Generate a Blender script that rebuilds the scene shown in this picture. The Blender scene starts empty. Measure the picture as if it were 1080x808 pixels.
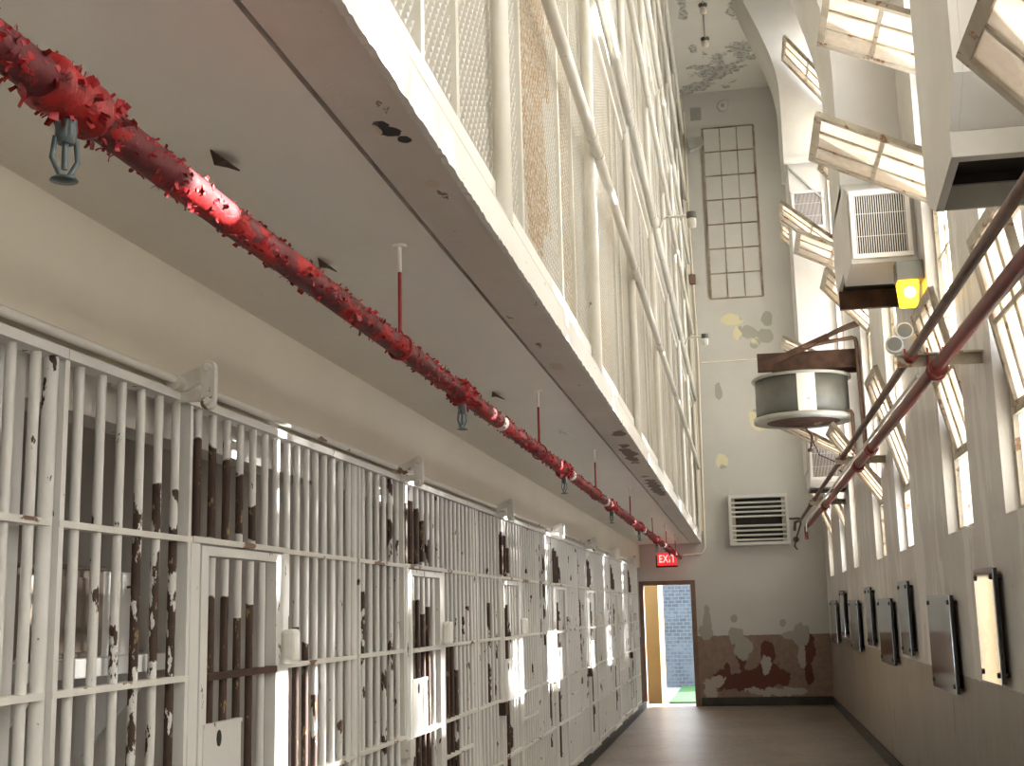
import bpy, math, random
from mathutils import Vector, Matrix
random.seed(7)
S = bpy.context.scene
COL = S.collection
PI = math.pi

# ------------------------------------------------------------------ mesh builder
class MB:
    def __init__(s): s.v = []; s.f = []; s.sm = []
    def add(s, vs, fs, smooth=False):
        b = len(s.v); s.v += [tuple(x) for x in vs]
        for f in fs: s.f.append([b + i for i in f]); s.sm.append(smooth)
        return s
    def box(s, x0, x1, y0, y1, z0, z1):
        v = [(x, y, z) for z in (z0, z1) for y in (y0, y1) for x in (x0, x1)]
        return s.add(v, [(0,2,3,1),(4,5,7,6),(0,1,5,4),(2,6,7,3),(0,4,6,2),(1,3,7,5)])
    def prism(s, pts, axis, a, b):
        """pts: 2-D outline in the two other axes (cyclic order xyz), extruded a..b along axis"""
        n = len(pts); vs = []
        for t in (a, b):
            for p, q in pts:
                vs.append({'x': (t, p, q), 'y': (p, t, q), 'z': (p, q, t)}[axis])
        fs = [tuple(range(n))[::-1], tuple(range(n, 2*n))]
        for i in range(n): fs.append((i, (i+1) % n, n + (i+1) % n, n + i))
        return s.add(vs, fs)
    def beam(s, p, q, w, h, up=(0,0,1)):
        p = Vector(p); q = Vector(q); d = (q-p).normalized(); u = Vector(up)
        a = d.cross(u)
        if a.length < 1e-4: a = d.cross(Vector((1,0,0)))
        a.normalize(); c = a.cross(d)
        vs = [o + a*(sx*w/2) + c*(sz*h/2) for o in (p, q) for sz in (-1,1) for sx in (-1,1)]
        return s.add(vs, [(0,2,3,1),(4,5,7,6),(0,1,5,4),(2,6,7,3),(0,4,6,2),(1,3,7,5)])
    def tube(s, pts, r, n=14, caps=True):
        pts = [Vector(p) for p in pts]; m = len(pts)
        rs = r if isinstance(r, (list, tuple)) else [r]*m
        d0 = (pts[1]-pts[0]).normalized()
        a = d0.cross(Vector((0.31,0.2,0.93)))
        if a.length < .1: a = d0.cross(Vector((1,0,0)))
        a.normalize(); vs = []; prev = d0
        for i, p in enumerate(pts):
            d = (pts[min(i+1,m-1)]-pts[max(i-1,0)])
            d = d.normalized() if d.length > 1e-7 else prev
            a = (a - d*a.dot(d)).normalized(); b = d.cross(a); prev = d
            for k in range(n):
                t = 2*PI*k/n; vs.append(p + (a*math.cos(t)+b*math.sin(t))*rs[i])
        fs = [(i*n+k, i*n+(k+1)%n, (i+1)*n+(k+1)%n, (i+1)*n+k) for i in range(m-1) for k in range(n)]
        s.add(vs, fs, True)
        if caps:
            s.add(vs[:n], [tuple(range(n))[::-1]]); s.add(vs[-n:], [tuple(range(n))])
        return s
    def lathe(s, c, prof, n=32, axis='z', smooth=True):
        """prof: (radius, offset along axis) pairs"""
        vs = []
        for r, t in prof:
            for k in range(n):
                a = 2*PI*k/n; u, w = r*math.cos(a), r*math.sin(a)
                vs.append({'z': (c[0]+u, c[1]+w, c[2]+t), 'x': (c[0]+t, c[1]+u, c[2]+w), 'y': (c[0]+w, c[1]+t, c[2]+u)}[axis])
        m = len(prof)
        fs = [(i*n+k, i*n+(k+1)%n, (i+1)*n+(k+1)%n, (i+1)*n+k) for i in range(m-1) for k in range(n)]
        s.add(vs, fs, smooth)
        s.add(vs[:n], [tuple(range(n))[::-1]]); s.add(vs[-n:], [tuple(range(n))])
        return s
    def build(s, name, mat, parent=None, bevel=0, loc=None):
        me = bpy.data.meshes.new(name); me.from_pydata(s.v, [], s.f); me.update()
        me.polygons.foreach_set('use_smooth', s.sm)
        me.materials.append(mat)
        o = bpy.data.objects.new(name, me); COL.objects.link(o)
        if parent: o.parent = parent
        if loc: o.location = loc
        if bevel:
            m = o.modifiers.new('bevel', 'BEVEL'); m.width = bevel; m.segments = 2; m.limit_method = 'ANGLE'
        return o

def tag(o, label=None, cat=None, group=None, kind=None):
    if label: o['label'] = label
    if cat: o['category'] = cat
    if group: o['group'] = group
    if kind: o['kind'] = kind
    return o
def thing(name, loc, label, cat, group=None, kind=None):
    o = bpy.data.objects.new(name, None); COL.objects.link(o); o.location = loc; o.empty_display_size = .1
    return tag(o, label, cat, group, kind)
def kids(o): return [c for c in bpy.data.objects if c.parent == o]
def copy_tree(o, parent=None):
    ch = CH.get(o.name)
    c = o.copy(); COL.objects.link(c)
    if parent: c.parent = parent
    for k in (kids(o) if ch is None else ch): copy_tree(k, c)
    return c
CH = {}

# ------------------------------------------------------------------ materials
class NT:
    def __init__(s, name):
        s.m = bpy.data.materials.new(name); s.m.use_nodes = True; s.t = s.m.node_tree; s.t.nodes.clear()
        s.out = s.n('ShaderNodeOutputMaterial')
    def n(s, t, **kw):
        x = s.t.nodes.new(t)
        for k, v in kw.items(): setattr(x, k, v)
        return x
    def l(s, a, b): s.t.links.new(a, b)
    def val(s, sock, v):
        if hasattr(v, 'is_output') or hasattr(v, 'links'): s.l(v, sock)
        else: sock.default_value = v
    def pos(s): return s.n('ShaderNodeNewGeometry').outputs['Position']
    def obj(s): return s.n('ShaderNodeTexCoord').outputs['Object']
    def scale(s, vec, sc, off=(0,0,0)):
        m = s.n('ShaderNodeMapping'); m.inputs['Scale'].default_value = sc; m.inputs['Location'].default_value = off
        s.l(vec, m.inputs['Vector']); return m.outputs['Vector']
    def noise(s, vec, scale, detail=4, rough=.55):
        x = s.n('ShaderNodeTexNoise'); x.inputs['Scale'].default_value = scale; x.inputs['Detail'].default_value = detail
        x.inputs['Roughness'].default_value = rough
        if vec is not None: s.l(vec, x.inputs['Vector'])
        return x.outputs['Fac']
    def math(s, op, a, b=0.0, clamp=False):
        x = s.n('ShaderNodeMath', operation=op); x.use_clamp = clamp
        s.val(x.inputs[0], a); s.val(x.inputs[1], b); return x.outputs[0]
    def step(s, v, lo, hi):
        x = s.n('ShaderNodeMapRange'); x.interpolation_type = 'SMOOTHSTEP'
        s.val(x.inputs['Value'], v); s.val(x.inputs['From Min'], lo); s.val(x.inputs['From Max'], hi)
        return x.outputs['Result']
    def mix(s, f, a, b):
        x = s.n('ShaderNodeMix', data_type='RGBA')
        s.val(x.inputs[0], f)
        for sock, v in ((x.inputs[6], a), (x.inputs[7], b)):
            if isinstance(v, (tuple, list)): sock.default_value = (*v[:3], 1)
            else: s.l(v, sock)
        return x.outputs[2]
    def xyz(s, vec):
        x = s.n('ShaderNodeSeparateXYZ'); s.l(vec, x.inputs[0]); return x.outputs
    def blobs(s, vec, lst, wob=.35, nscale=5.0):
        """lst of (x,y,z,rx,ry,rz): irregular patches; returns a 0..1 mask"""
        res = None
        nz = s.noise(vec, nscale, 5, .6)
        for (x, y, z, rx, ry, rz) in lst:
            m = s.n('ShaderNodeMapping'); m.vector_type = 'TEXTURE'
            m.inputs['Location'].default_value = (x, y, z); m.inputs['Scale'].default_value = (rx, ry, rz)
            s.l(vec, m.inputs['Vector'])
            ln = s.n('ShaderNodeVectorMath', operation='LENGTH'); s.l(m.outputs[0], ln.inputs[0])
            res = ln.outputs['Value'] if res is None else s.math('MINIMUM', res, ln.outputs['Value'])
        d = s.math('ADD', res, s.math('MULTIPLY', s.math('SUBTRACT', nz, .5), wob*6))
        return s.step(d, 1.05, .98)
    def bsdf(s, col, rough=.6, metal=0.0, spec=.4, bump=None, bstr=.3, bdist=.01):
        b = s.n('ShaderNodeBsdfPrincipled')
        if isinstance(col, (tuple, list)): b.inputs['Base Color'].default_value = (*col[:3], 1)
        else: s.l(col, b.inputs['Base Color'])
        s.val(b.inputs['Roughness'], rough); b.inputs['Metallic'].default_value = metal
        b.inputs['Specular IOR Level'].default_value = spec
        if bump is not None:
            bm = s.n('ShaderNodeBump'); bm.inputs['Strength'].default_value = bstr; bm.inputs['Distance'].default_value = bdist
            s.l(bump, bm.inputs['Height']); s.l(bm.outputs[0], b.inputs['Normal'])
        s.l(b.outputs[0], s.out.inputs[0]); s.b = b
        return s.m

def paint(name, c1, c2, nscale=1.2, rough=.55, chip=None, stretch=(1,1,1), bstr=.15, spec=.4, fine=14):
    """mottled paint; chip = (threshold, colour, scale)"""
    k = NT(name); p = k.scale(k.pos(), stretch)
    n1 = k.noise(p, nscale, 6, .6); col = k.mix(k.step(n1, .35, .68), c1, c2)
    n2 = k.noise(p, fine, 4, .6); h = n2
    if chip:
        th, cc, sc = chip
        nz = k.noise(p, sc, 7, .62); m = k.step(nz, th, th+.012)
        col = k.mix(m, col, cc); h = k.math('SUBTRACT', n2, k.math('MULTIPLY', m, .8))
    return k.bsdf(col, rough, 0, spec, h, bstr)

WHITE = (.69, .665, .62); CREAM = (.66, .615, .52)
M = {}
M['header'] = paint('cream_wall_paint', (.72,.665,.57), (.77,.715,.62), .8)
M['screen'] = paint('cream_steel_paint', (.58,.57,.53), (.51,.495,.445), 2.5, .45, (.68,(.30,.20,.11),9))
M['fascia'] = paint('white_fascia_paint', (.80,.79,.77), (.73,.72,.69), 3, .5, (.66,(.45,.42,.38),10), (1,.5,1), .3)
M['duct'] = paint('duct_paint', (.53,.53,.52), (.47,.465,.45), 1.5, .5)
M['grey_steel'] = paint('galvanised_steel', (.115,.118,.105), (.08,.08,.07), 3, .38, (.70,(.22,.22,.2),12))
M['rim'] = paint('pale_rim_paint', (.33,.335,.315), (.26,.26,.235), 3, .4)
M['rust'] = paint('rusty_iron', (.058,.030,.022), (.105,.055,.036), 8, .75)
M['muntin'] = paint('weathered_muntin_paint', (.30,.26,.20), (.18,.12,.09), 5, .7)
M['dark'] = paint('hole_shade', (.02,.018,.016), (.03,.026,.022), 5, .8)  # near-black colour stands in for the shade inside openings
M['brown_pipe'] = paint('brown_pipe_paint', (.085,.048,.036), (.135,.08,.056), 6, .5)
M['red_fresh'] = paint('red_pipe_paint', (.165,.022,.018), (.105,.02,.017), 4, .42, (.64,(.10,.03,.025),12))
M['red_crackle'] = paint('crackled_red_paint', (.36,.016,.016), (.20,.012,.012), 26, .5, (.60,(.09,.012,.012),30), (1,1,1), .9)
M['red_rod'] = paint('red_rod_paint', (.35,.02,.02), (.22,.02,.02), 9, .5)
M['flake'] = paint('curled_red_paint', (.40,.02,.025), (.22,.012,.016), 30, .5)
M['flake_pink'] = M['flake']
M['interior'] = paint('cell_interior_paint', (.68,.66,.635), (.60,.575,.55), 1.3, .7, (.68,(.25,.19,.15),5))
M['interior_light'] = paint('cell_shelf_paint', (.76,.76,.76), (.70,.69,.68), 3, .5)
M['brownpanel'] = paint('brown_locker_paint', (.17,.13,.10), (.21,.165,.13), 4, .6)
M['steel_plate'] = None
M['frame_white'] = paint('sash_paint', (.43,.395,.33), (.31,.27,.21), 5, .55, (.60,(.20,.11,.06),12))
M['black'] = paint('black_paint', (.03,.028,.026), (.05,.045,.04), 6, .6)
M['threshold'] = paint('concrete_step', (.16,.165,.18), (.13,.135,.15), 4, .8)
M['yellow_door'] = paint('yellow_pier_paint', (.15,.09,.024), (.135,.08,.021), 2, .6)
M['frame_brown'] = paint('brown_frame_paint', (.15,.092,.07), (.20,.125,.09), 4, .5)
M['white_post'] = paint('white_render', (.80,.78,.74), (.74,.72,.68), 2, .7)
M['chrome'] = paint('sprinkler_metal', (.085,.115,.125), (.05,.065,.07), 30, .3)

def bar_material():
    """white gloss paint; object colour = (peel amount, low edge, high edge) of the band worn to brown iron"""
    k = NT('peeling_bar_paint'); P = k.pos(); oi = k.n('ShaderNodeObjectInfo')
    c = k.n('ShaderNodeSeparateColor'); k.l(oi.outputs['Color'], c.inputs[0])
    a, lo, hi = c.outputs[0], k.math('MULTIPLY', c.outputs[1], 4), k.math('MULTIPLY', c.outputs[2], 4)
    z = k.xyz(P)[2]; q = k.scale(P, (1,1,.38))
    n1 = k.noise(q, 17, 6, .6); n2 = k.noise(P, 5, 3); n3 = k.noise(q, 45, 4, .6)
    zj = k.math('ADD', z, k.math('MULTIPLY', k.math('SUBTRACT', n2, .5), .16))
    band = k.math('MULTIPLY', k.step(zj, lo, k.math('ADD', lo, .006)), k.step(zj, hi, k.math('SUBTRACT', hi, .006)))
    thr = k.math('SUBTRACT', .86, k.math('MULTIPLY', a, .62))
    m1 = k.math('MULTIPLY', band, k.step(n1, thr, k.math('ADD', thr, .015)))
    m = k.math('MAXIMUM', m1, k.step(n1, .655, .67))
    base = k.mix(k.noise(P, 3, 4), (.82,.82,.81), (.75,.745,.725))
    edge = k.mix(k.step(n3, .62, .66), (.075,.045,.034), (.34,.24,.12))
    brown = k.mix(k.step(n3, .3, .45), (.045,.03,.026), edge)
    col = k.mix(m, base, brown)
    return k.bsdf(col, k.math('ADD', .34, k.math('MULTIPLY', m, .4)), 0, .45, k.math('SUBTRACT', n3, k.math('MULTIPLY', m, 1.2)), .25, .006)
M['bar'] = bar_material()

def rail_material():
    k = NT('worn_crossbar_paint'); P = k.pos(); q = k.scale(P, (1,.35,1))
    n = k.noise(q, 9, 6, .6); n3 = k.noise(P, 50, 4)
    m = k.step(n, .60, .63)
    return k.bsdf(k.mix(m, k.mix(n3, (.82,.81,.78), (.75,.735,.69)), (.21,.12,.075)), .45, 0, .4, n3, .2)
M['rail'] = rail_material()

def red_pipe_material():
    k = NT('flaking_red_pipe'); P = k.pos(); q = k.scale(P, (1,.45,1))
    n = k.noise(q, 13, 7, .62); n2 = k.noise(P, 60, 4)
    dusty = k.mix(k.noise(q, 4, 4), (.10,.018,.022), (.15,.03,.034))
    col = k.mix(k.step(n, .53, .545), dusty, k.mix(n2, (.42,.022,.022), (.27,.014,.016)))
    return k.bsdf(col, .55, 0, .25, k.math('ADD', k.math('MULTIPLY', k.step(n,.53,.545), 1.5), n2), .35, .006)
M['red_pipe'] = red_pipe_material()

def mesh_material():
    k = NT('rusting_mesh_paint'); P = k.pos()
    n = k.noise(k.scale(P, (1,1,.35)), 1.5, 6, .62); n2 = k.noise(P, 40, 3)
    col = k.mix(n2, (.63,.62,.59), (.55,.54,.505))
    col = k.mix(k.math('MULTIPLY', k.step(n, .50, .72), k.step(n2,.35,.6)), col, (.50,.40,.28))
    b1 = k.blobs(P, [(-.655,4.75,4.1,.3,.42,1.0)], .5, 2.2)
    col = k.mix(k.math('MULTIPLY', b1, k.step(n2,.3,.7)), col, (.44,.31,.18))
    return k.bsdf(col, .6)
M['mesh'] = mesh_material()

def soffit_material():
    k = NT('ceiling_paint'); P = k.pos()
    n = k.noise(P, .9, 6, .6); n2 = k.noise(k.scale(P,(1,.6,1)), 16, 5)
    col = k.mix(k.step(n,.35,.7), (.80,.775,.735), (.86,.835,.79))
    crack = k.step(k.noise(k.scale(P,(3,1,1)), 2.6, 8, .7), .70, .71)
    col = k.mix(crack, col, (.52,.48,.42))
    return k.bsdf(col, k.math('ADD', .30, k.math('MULTIPLY', n, .25)), 0, .45, n2, .15)
M['soffit'] = soffit_material()

def beam_material():
    k = NT('edge_beam_paint'); P = k.pos()
    n = k.noise(P, 2.0, 6, .6); n2 = k.noise(P, 22, 5, .65)
    col = k.mix(k.step(n,.35,.7), (.70,.655,.615), (.77,.73,.69))
    ch = k.step(k.noise(k.scale(P,(1.5,.6,1)), 7, 7, .65), .67, .68)
    col = k.mix(ch, col, (.23,.18,.14))
    hole = k.blobs(P, [(-.745,2.68,2.70,.025,.028,.1),(-.755,2.63,2.70,.02,.018,.1),(-.725,2.735,2.70,.015,.022,.1)], .22, 30)
    col = k.mix(hole, col, (.018,.016,.02))
    pale = k.blobs(P, [(-.77,2.66,2.70,.008,.03,.1),(-.735,3.05,2.70,.018,.03,.1),(-.78,5.6,2.70,.03,.08,.1)], .2, 18)
    col = k.mix(pale, col, (.66,.59,.5))
    far = k.blobs(P, [(-.75,9.0,2.70,.05,.5,.1),(-.74,11.5,2.70,.05,.8,.1),(-.72,7.9,2.70,.04,.12,.1)], .6, 4)
    col = k.mix(far, col, (.17,.12,.10))
    return k.bsdf(col, .55, 0, .4, k.math('SUBTRACT', n2, hole), .35)
M['beam'] = beam_material()

def endwall_material():
    k = NT('end_wall_paint'); P = k.pos(); x, y, z = k.xyz(P)
    n = k.noise(P, .7, 6, .6); n2 = k.noise(P, 12, 5, .6)
    up = k.mix(k.step(n,.35,.7), (.47,.47,.455), (.52,.52,.50))
    yl = k.blobs(P, [(.05,21.94,6.55,.16,.3,.09),(.14,21.94,6.3,.10,.3,.13),(.62,21.94,6.25,.13,.3,.11),(.66,21.94,6.55,.09,.3,.14),(.32,21.94,6.3,.13,.3,.12),(.42,21.94,6.1,.09,.3,.1),(.40,21.94,4.75,.16,.3,.16),(-.25,21.94,4.1,.1,.3,.14)], .3, 3.2)
    up = k.mix(yl, up, k.mix(k.step(k.noise(P,2.4,2),.47,.53), (.33,.33,.29), (.62,.585,.40)))
    gp = k.blobs(P, [(-.62,21.94,1.35,.07,.3,.28),(-.66,21.94,1.2,.12,.3,.12),(-.18,21.94,1.42,.05,.3,.06),(-.17,21.94,1.13,.15,.3,.15),(-.06,21.94,.95,.14,.3,.22),(.9,21.94,1.12,.14,.3,.18),(.72,21.94,1.14,.12,.3,.07),(.62,21.94,1.33,.05,.3,.06),(-.24,21.94,5.3,.07,.3,.14)], .28, 4)
    brn = k.mix(k.step(n2,.3,.75), (.21,.145,.115), (.27,.19,.15))
    rst = k.blobs(P, [(.02,21.94,.38,.55,.3,.13),(.3,21.94,.5,.35,.3,.22),(-.1,21.94,.75,.12,.3,.16),(.35,21.94,.85,.13,.3,.2),(-.42,21.94,.5,.14,.3,.1),(1.02,21.94,.92,.12,.3,.22),(-.33,21.94,.62,.05,.3,.09),(1.0,21.94,.5,.06,.3,.16)], .5, 3.6)
    brn = k.mix(rst, brn, (.105,.035,.022))
    wp = k.blobs(P, [(.5,21.94,.22,.5,.3,.07),(-.5,21.94,.4,.1,.3,.1),(.3,21.94,.65,.07,.3,.15),(.9,21.94,.75,.06,.3,.2),(-.63,21.94,.2,.1,.3,.2)], .45, 7)
    brn = k.mix(wp, brn, (.40,.36,.31))
    low = k.step(k.math('ADD', z, k.math('MULTIPLY', n2, .03)), 1.165, 1.16)
    col = k.mix(low, up, brn)
    col = k.mix(gp, col, (.33,.325,.285))
    return k.bsdf(col, .6, 0, .35, k.math('SUBTRACT', n2, k.math('MULTIPLY', k.math('MAXIMUM', rst, gp), .7)), .25)
M['end'] = endwall_material()

def rightwall_material():
    k = NT('right_wall_paint'); P = k.pos(); x, y, z = k.xyz(P)
    n = k.noise(P, 1.1, 6, .62); n2 = k.noise(P, 10, 6, .62); ns = k.noise(k.scale(P,(1,1,.22)), 3.2, 6, .62)
    up = k.mix(k.step(n,.35,.7), (.47,.46,.445), (.56,.55,.53))
    up = k.mix(k.math('MULTIPLY', k.step(ns,.555,.565), .75), up, (.66,.655,.64))
    up = k.mix(k.step(n2,.70,.715), up, (.36,.31,.24))
    lo = k.mix(k.step(n,.3,.7), (.19,.17,.14), (.25,.23,.19))
    lo = k.mix(k.step(ns,.63,.64), lo, (.13,.105,.08)); lo = k.mix(k.step(ns,.30,.29), lo, (.29,.26,.21))
    low = k.step(k.math('ADD', z, k.math('MULTIPLY', n2, .03)), 1.155, 1.15)
    return k.bsdf(k.mix(low, up, lo), k.mix(low, (.42,.42,.42), (.36,.36,.36)), 0, .45, ns, .5, .02)
M['right'] = rightwall_material()

def topceil_material():
    k = NT('upper_ceiling_paint'); P = k.pos()
    n = k.noise(P, .8, 6, .6); col = k.mix(k.step(n,.35,.7), (.55,.54,.51), (.60,.59,.56))
    m = k.blobs(P, [(.05,21.1,10.8,.35,.55,.5),(.5,20.2,10.8,.3,.4,.5),(-.35,21.7,10.8,.3,.2,.5),(.45,17.6,10.8,.2,.6,.5),(.3,18.8,10.8,.1,.25,.5),(-.45,18.6,10.8,.06,.3,.5),(-.35,20.0,10.8,.06,.2,.5)], .75, 3.4)
    col = k.mix(m, col, k.mix(k.step(k.noise(P, 16, 4),.42,.52), (.24,.235,.22), (.42,.42,.40)))
    return k.bsdf(col, .6, 0, .3, k.noise(P,9,5), .2)
M['topceil'] = topceil_material()

def floor_material():
    k = NT('worn_concrete_floor'); P = k.pos()
    n = k.noise(P, .9, 7, .62); n2 = k.noise(P, 6, 6, .65)
    col = k.mix(k.step(n,.32,.7), (.15,.12,.095), (.235,.20,.165)); col = k.mix(k.step(n2,.52,.66), col, (.31,.27,.225))
    return k.bsdf(col, k.math('ADD', .24, k.math('MULTIPLY', n2, .28)), 0, .5, n2, .12)
M['floor'] = floor_material()

def glass_material(name, clear, dif=.3, dirt=(.84,.81,.74), amber=.22):
    k = NT(name); P = k.pos()
    n = k.noise(P, 5, 6, .65); n2 = k.noise(k.scale(P,(1,1,.5)), 2.2, 4)
    tr = k.n('ShaderNodeBsdfTransparent'); tr.inputs[0].default_value = (.96,.96,.94,1)
    tl = k.n('ShaderNodeBsdfTranslucent'); df = k.n('ShaderNodeBsdfDiffuse'); gl = k.n('ShaderNodeBsdfGlossy')
    c = k.mix(k.math('MULTIPLY', k.step(n2,.5,.68), amber), dirt, (.74,.50,.24))
    k.l(c, tl.inputs[0]); k.l(k.mix(.5, c, (.5,.46,.4)), df.inputs[0]); gl.inputs['Roughness'].default_value = .12
    m0 = k.n('ShaderNodeMixShader'); m0.inputs[0].default_value = dif; k.l(tl.outputs[0], m0.inputs[1]); k.l(df.outputs[0], m0.inputs[2])
    m1 = k.n('ShaderNodeMixShader'); k.val(m1.inputs[0], k.math('ADD', 1-clear-.12, k.math('MULTIPLY', k.step(n,.4,.65), .24), True))
    k.l(tr.outputs[0], m1.inputs[1]); k.l(m0.outputs[0], m1.inputs[2])
    m2 = k.n('ShaderNodeMixShader'); m2.inputs[0].default_value = .06; k.l(m1.outputs[0], m2.inputs[1]); k.l(gl.outputs[0], m2.inputs[2])
    k.l(m2.outputs[0], k.out.inputs[0]); return k.m
M['glass'] = glass_material('dirty_window_glass', .34)
M['fill_glass'] = glass_material('clear_fill_glass', .74)  # clearer panes for the unseen windows, to let in more bounce light
M['sash_glass'] = glass_material('dusty_sash_glass', .22, .64, (.62,.54,.45), .4)

def plate_material():
    k = NT('brushed_steel_plate'); P = k.pos()
    n = k.noise(k.scale(P,(1,1,12)), 6, 4)
    return k.bsdf((.57,.68,.82), k.math('ADD', .05, k.math('MULTIPLY', n, .06)), 1.0)  # bluish base colour stands in for reflected sky
M['steel_plate'] = plate_material()
def emit(name, col, st, base=None):
    k = NT(name); k.bsdf(base or col, .5); k.b.inputs['Emission Color'].default_value = (*col,1); k.b.inputs['Emission Strength'].default_value = st
    return k.m
M['exit'] = emit('exit_sign_red', (1,.03,.035), .22, (.6,.02,.02))
M['exit_letter'] = emit('exit_sign_letters', (1,.30,.28), .5)
M['lamp_yellow'] = emit('yellow_lamp_lens', (1,.52,.01), 1.5)
M['lamp_core'] = emit('yellow_lamp_bulb', (1,.80,.16), 2.2)

def brick_material():
    k = NT('grey_brick'); P = k.pos(); x, y, z = k.xyz(P)
    cb = k.n('ShaderNodeCombineXYZ'); k.l(x, cb.inputs[0]); k.l(z, cb.inputs[1])
    b = k.n('ShaderNodeTexBrick'); k.l(cb.outputs[0], b.inputs['Vector']); b.inputs['Scale'].default_value = 3.2
    b.inputs['Color1'].default_value = (.022,.032,.046,1); b.inputs['Color2'].default_value = (.034,.046,.062,1); b.inputs['Mortar'].default_value = (.06,.078,.10,1)
    b.inputs['Mortar Size'].default_value = .025
    n = k.noise(P, 5, 5)
    return k.bsdf(k.mix(k.step(n,.4,.7), b.outputs[0], (.055,.07,.09)), .8)
M['brick'] = brick_material()
def grass_material():
    k = NT('lawn_grass'); P = k.pos(); n = k.noise(P, 14, 5)
    return k.bsdf(k.mix(n, (.006,.045,.010), (.014,.075,.016)), .9)
M['grass'] = grass_material()

# ------------------------------------------------------------------ setting
def struct(name, mb, mat, label, cat, bevel=0):
    return tag(mb.build(name, mat, bevel=bevel), label, cat, kind='structure')
XL, XR, YE, YB, ZT = -1.72, 1.37, 21.94, -8.5, 10.8
struct('floor', MB().box(-3.9, 1.9, YB-.2, 22.06, -.2, 0), M['floor'], 'worn brown concrete floor of the corridor', 'floor')
struct('wall_left', MB().box(XL-.12, XL, YB, YE, 2.315, 2.70), M['header'], 'smooth cream wall strip above the barred cell fronts', 'wall')
up = MB().box(XL-.12, XL, YB, YE, 2.94, ZT)
struct('wall_left_upper', up, M['header'], 'cream wall behind the wire mesh of the upper walkways', 'wall')
# walkway slab (ceiling of the corridor's left half) and edge beam
sl = MB().box(-3.9, -.851, YB, YE, 2.70, 2.94)
struct('ceiling', sl, M['soffit'], 'smooth low ceiling over the cell fronts, under the walkway', 'ceiling')
bm = MB().box(-.836, -.672, YB, YE, 2.698, 2.80)
struct('trim_1', bm, M['beam'], 'brownish underside of the walkway edge beam', 'trim')
fm = MB(); ys = [YB + i*.022 for i in range(int((YE-YB)/.022)+1)]
vs = []; 
for i, yy in enumerate(ys):
    zb = 2.694 + random.uniform(-.004, .004)
    vs += [(-.655, yy, zb), (-.655, yy, 2.80), (-.672, yy, zb), (-.672, yy, 2.80)]
fs = []
for i in range(len(ys)-1):
    a = 4*i; b = a+4
    fs += [(a, b, b+1, a+1), (a+2, a+3, b+3, b+2), (a+1, b+1, b+3, a+3), (a, a+2, b+2, b)]
fm.add(vs, fs); fm.box(-.850, -.700, YB, YE, 2.8001, 2.94)
struct('trim_2', fm, M['fascia'], 'bright white fascia along the walkway edge', 'trim')
for i, z in enumerate((5.15, 7.6, 10.02)):
    struct('slab_upper', MB().box(XL, -.70, YB, YE, z-.12, z), M['soffit'], ('first','second','third')[i]+' walkway slab up behind the wire mesh', 'floor')
struct('ceiling_upper', MB().box(XL-.12, 2.0, YB, 22.2, ZT, ZT+.2), M['topceil'], 'high white ceiling with a large peeling grey patch', 'ceiling')
# end wall with the doorway
DX0, DX1, DZ = -1.70, -.86, 2.03
ew = MB().box(-3.9, DX0, YE, 22.14, 0, ZT).box(DX1, 2.0, YE, 22.14, 0, ZT).box(DX0, DX1, YE, 22.14, DZ, ZT)
struct('wall_end', ew, M['end'], 'tall end wall with chipped brown dado and peeling patches', 'wall')
struct('wall_back', MB().box(-3.9, 2.0, YB-.2, YB, 0, ZT), M['header'], 'wall closing the corridor behind the viewer', 'wall')
# right wall with tall window openings
WIN = [(-8.2,-7.25), (-6.3,-5.33), (-3.5,-2.55), (-1.57,-.6), (1.25,2.2), (3.18,4.15), (6.02,6.98), (7.93,8.9), (10.65,11.62), (12.67,13.62), (15.5,16.36), (17.4,18.3), (19.9,20.8)]  # first two windows are unseen, added to bring in bounce light
ZS, ZW, XW = 2.04, 9.3, 1.72
rw = MB().box(XR, XW, YB, YE, 0, ZS).box(XR, XW, YB, YE, ZW, ZT)
edges = [YB] + [e for w in WIN for e in w] + [YE]
for i in range(0, len(edges), 2): rw.box(XR, XW, edges[i], edges[i+1], ZS, ZW)
struct('wall_right', rw, M['right'], 'peeling white window wall with a dull tan lower half', 'wall')
struct('baseboard_right', MB().box(XR-.018, XR, YB, YE, 0, .13), M['black'], 'dark painted skirting along the window wall', 'baseboard')
struct('baseboard_end', MB().box(-.78, XR-.02, YE-.018, YE, 0, .14), M['black'], 'black scuffed skirting on the end wall', 'baseboard')
struct('baseboard_left', MB().box(XL-.02, XL+.04, YB, YE-.02, 0, .09), M['black'], 'dark kerb under the barred cell fronts', 'baseboard')
# cells: partitions, back wall, lintel
NC = 8; Y0 = 2.97; PITCH = 2.585
struct('wall_cell_back', MB().box(-3.9, -3.75, YB, YE, 0, 2.7), M['interior'], 'grey back wall of the cells behind the bars', 'wall')
for k in range(-4, NC+1):
    y = Y0 + PITCH*k
    if y > YE - .2: continue
    struct('wall_cell_partition', MB().box(-3.75, XL-.06, y-.17, y-.05, 0, 2.7), M['interior_light'] if k == 0 else M['interior'],
           'side wall between cells, number %d along the row' % (k+5), 'wall')
struct('trim_3', MB().box(XL-.24, XL-.12, YB, YE, 2.19, 2.70), M['interior'], 'grey lintel just behind the tops of the bars', 'trim')

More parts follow.
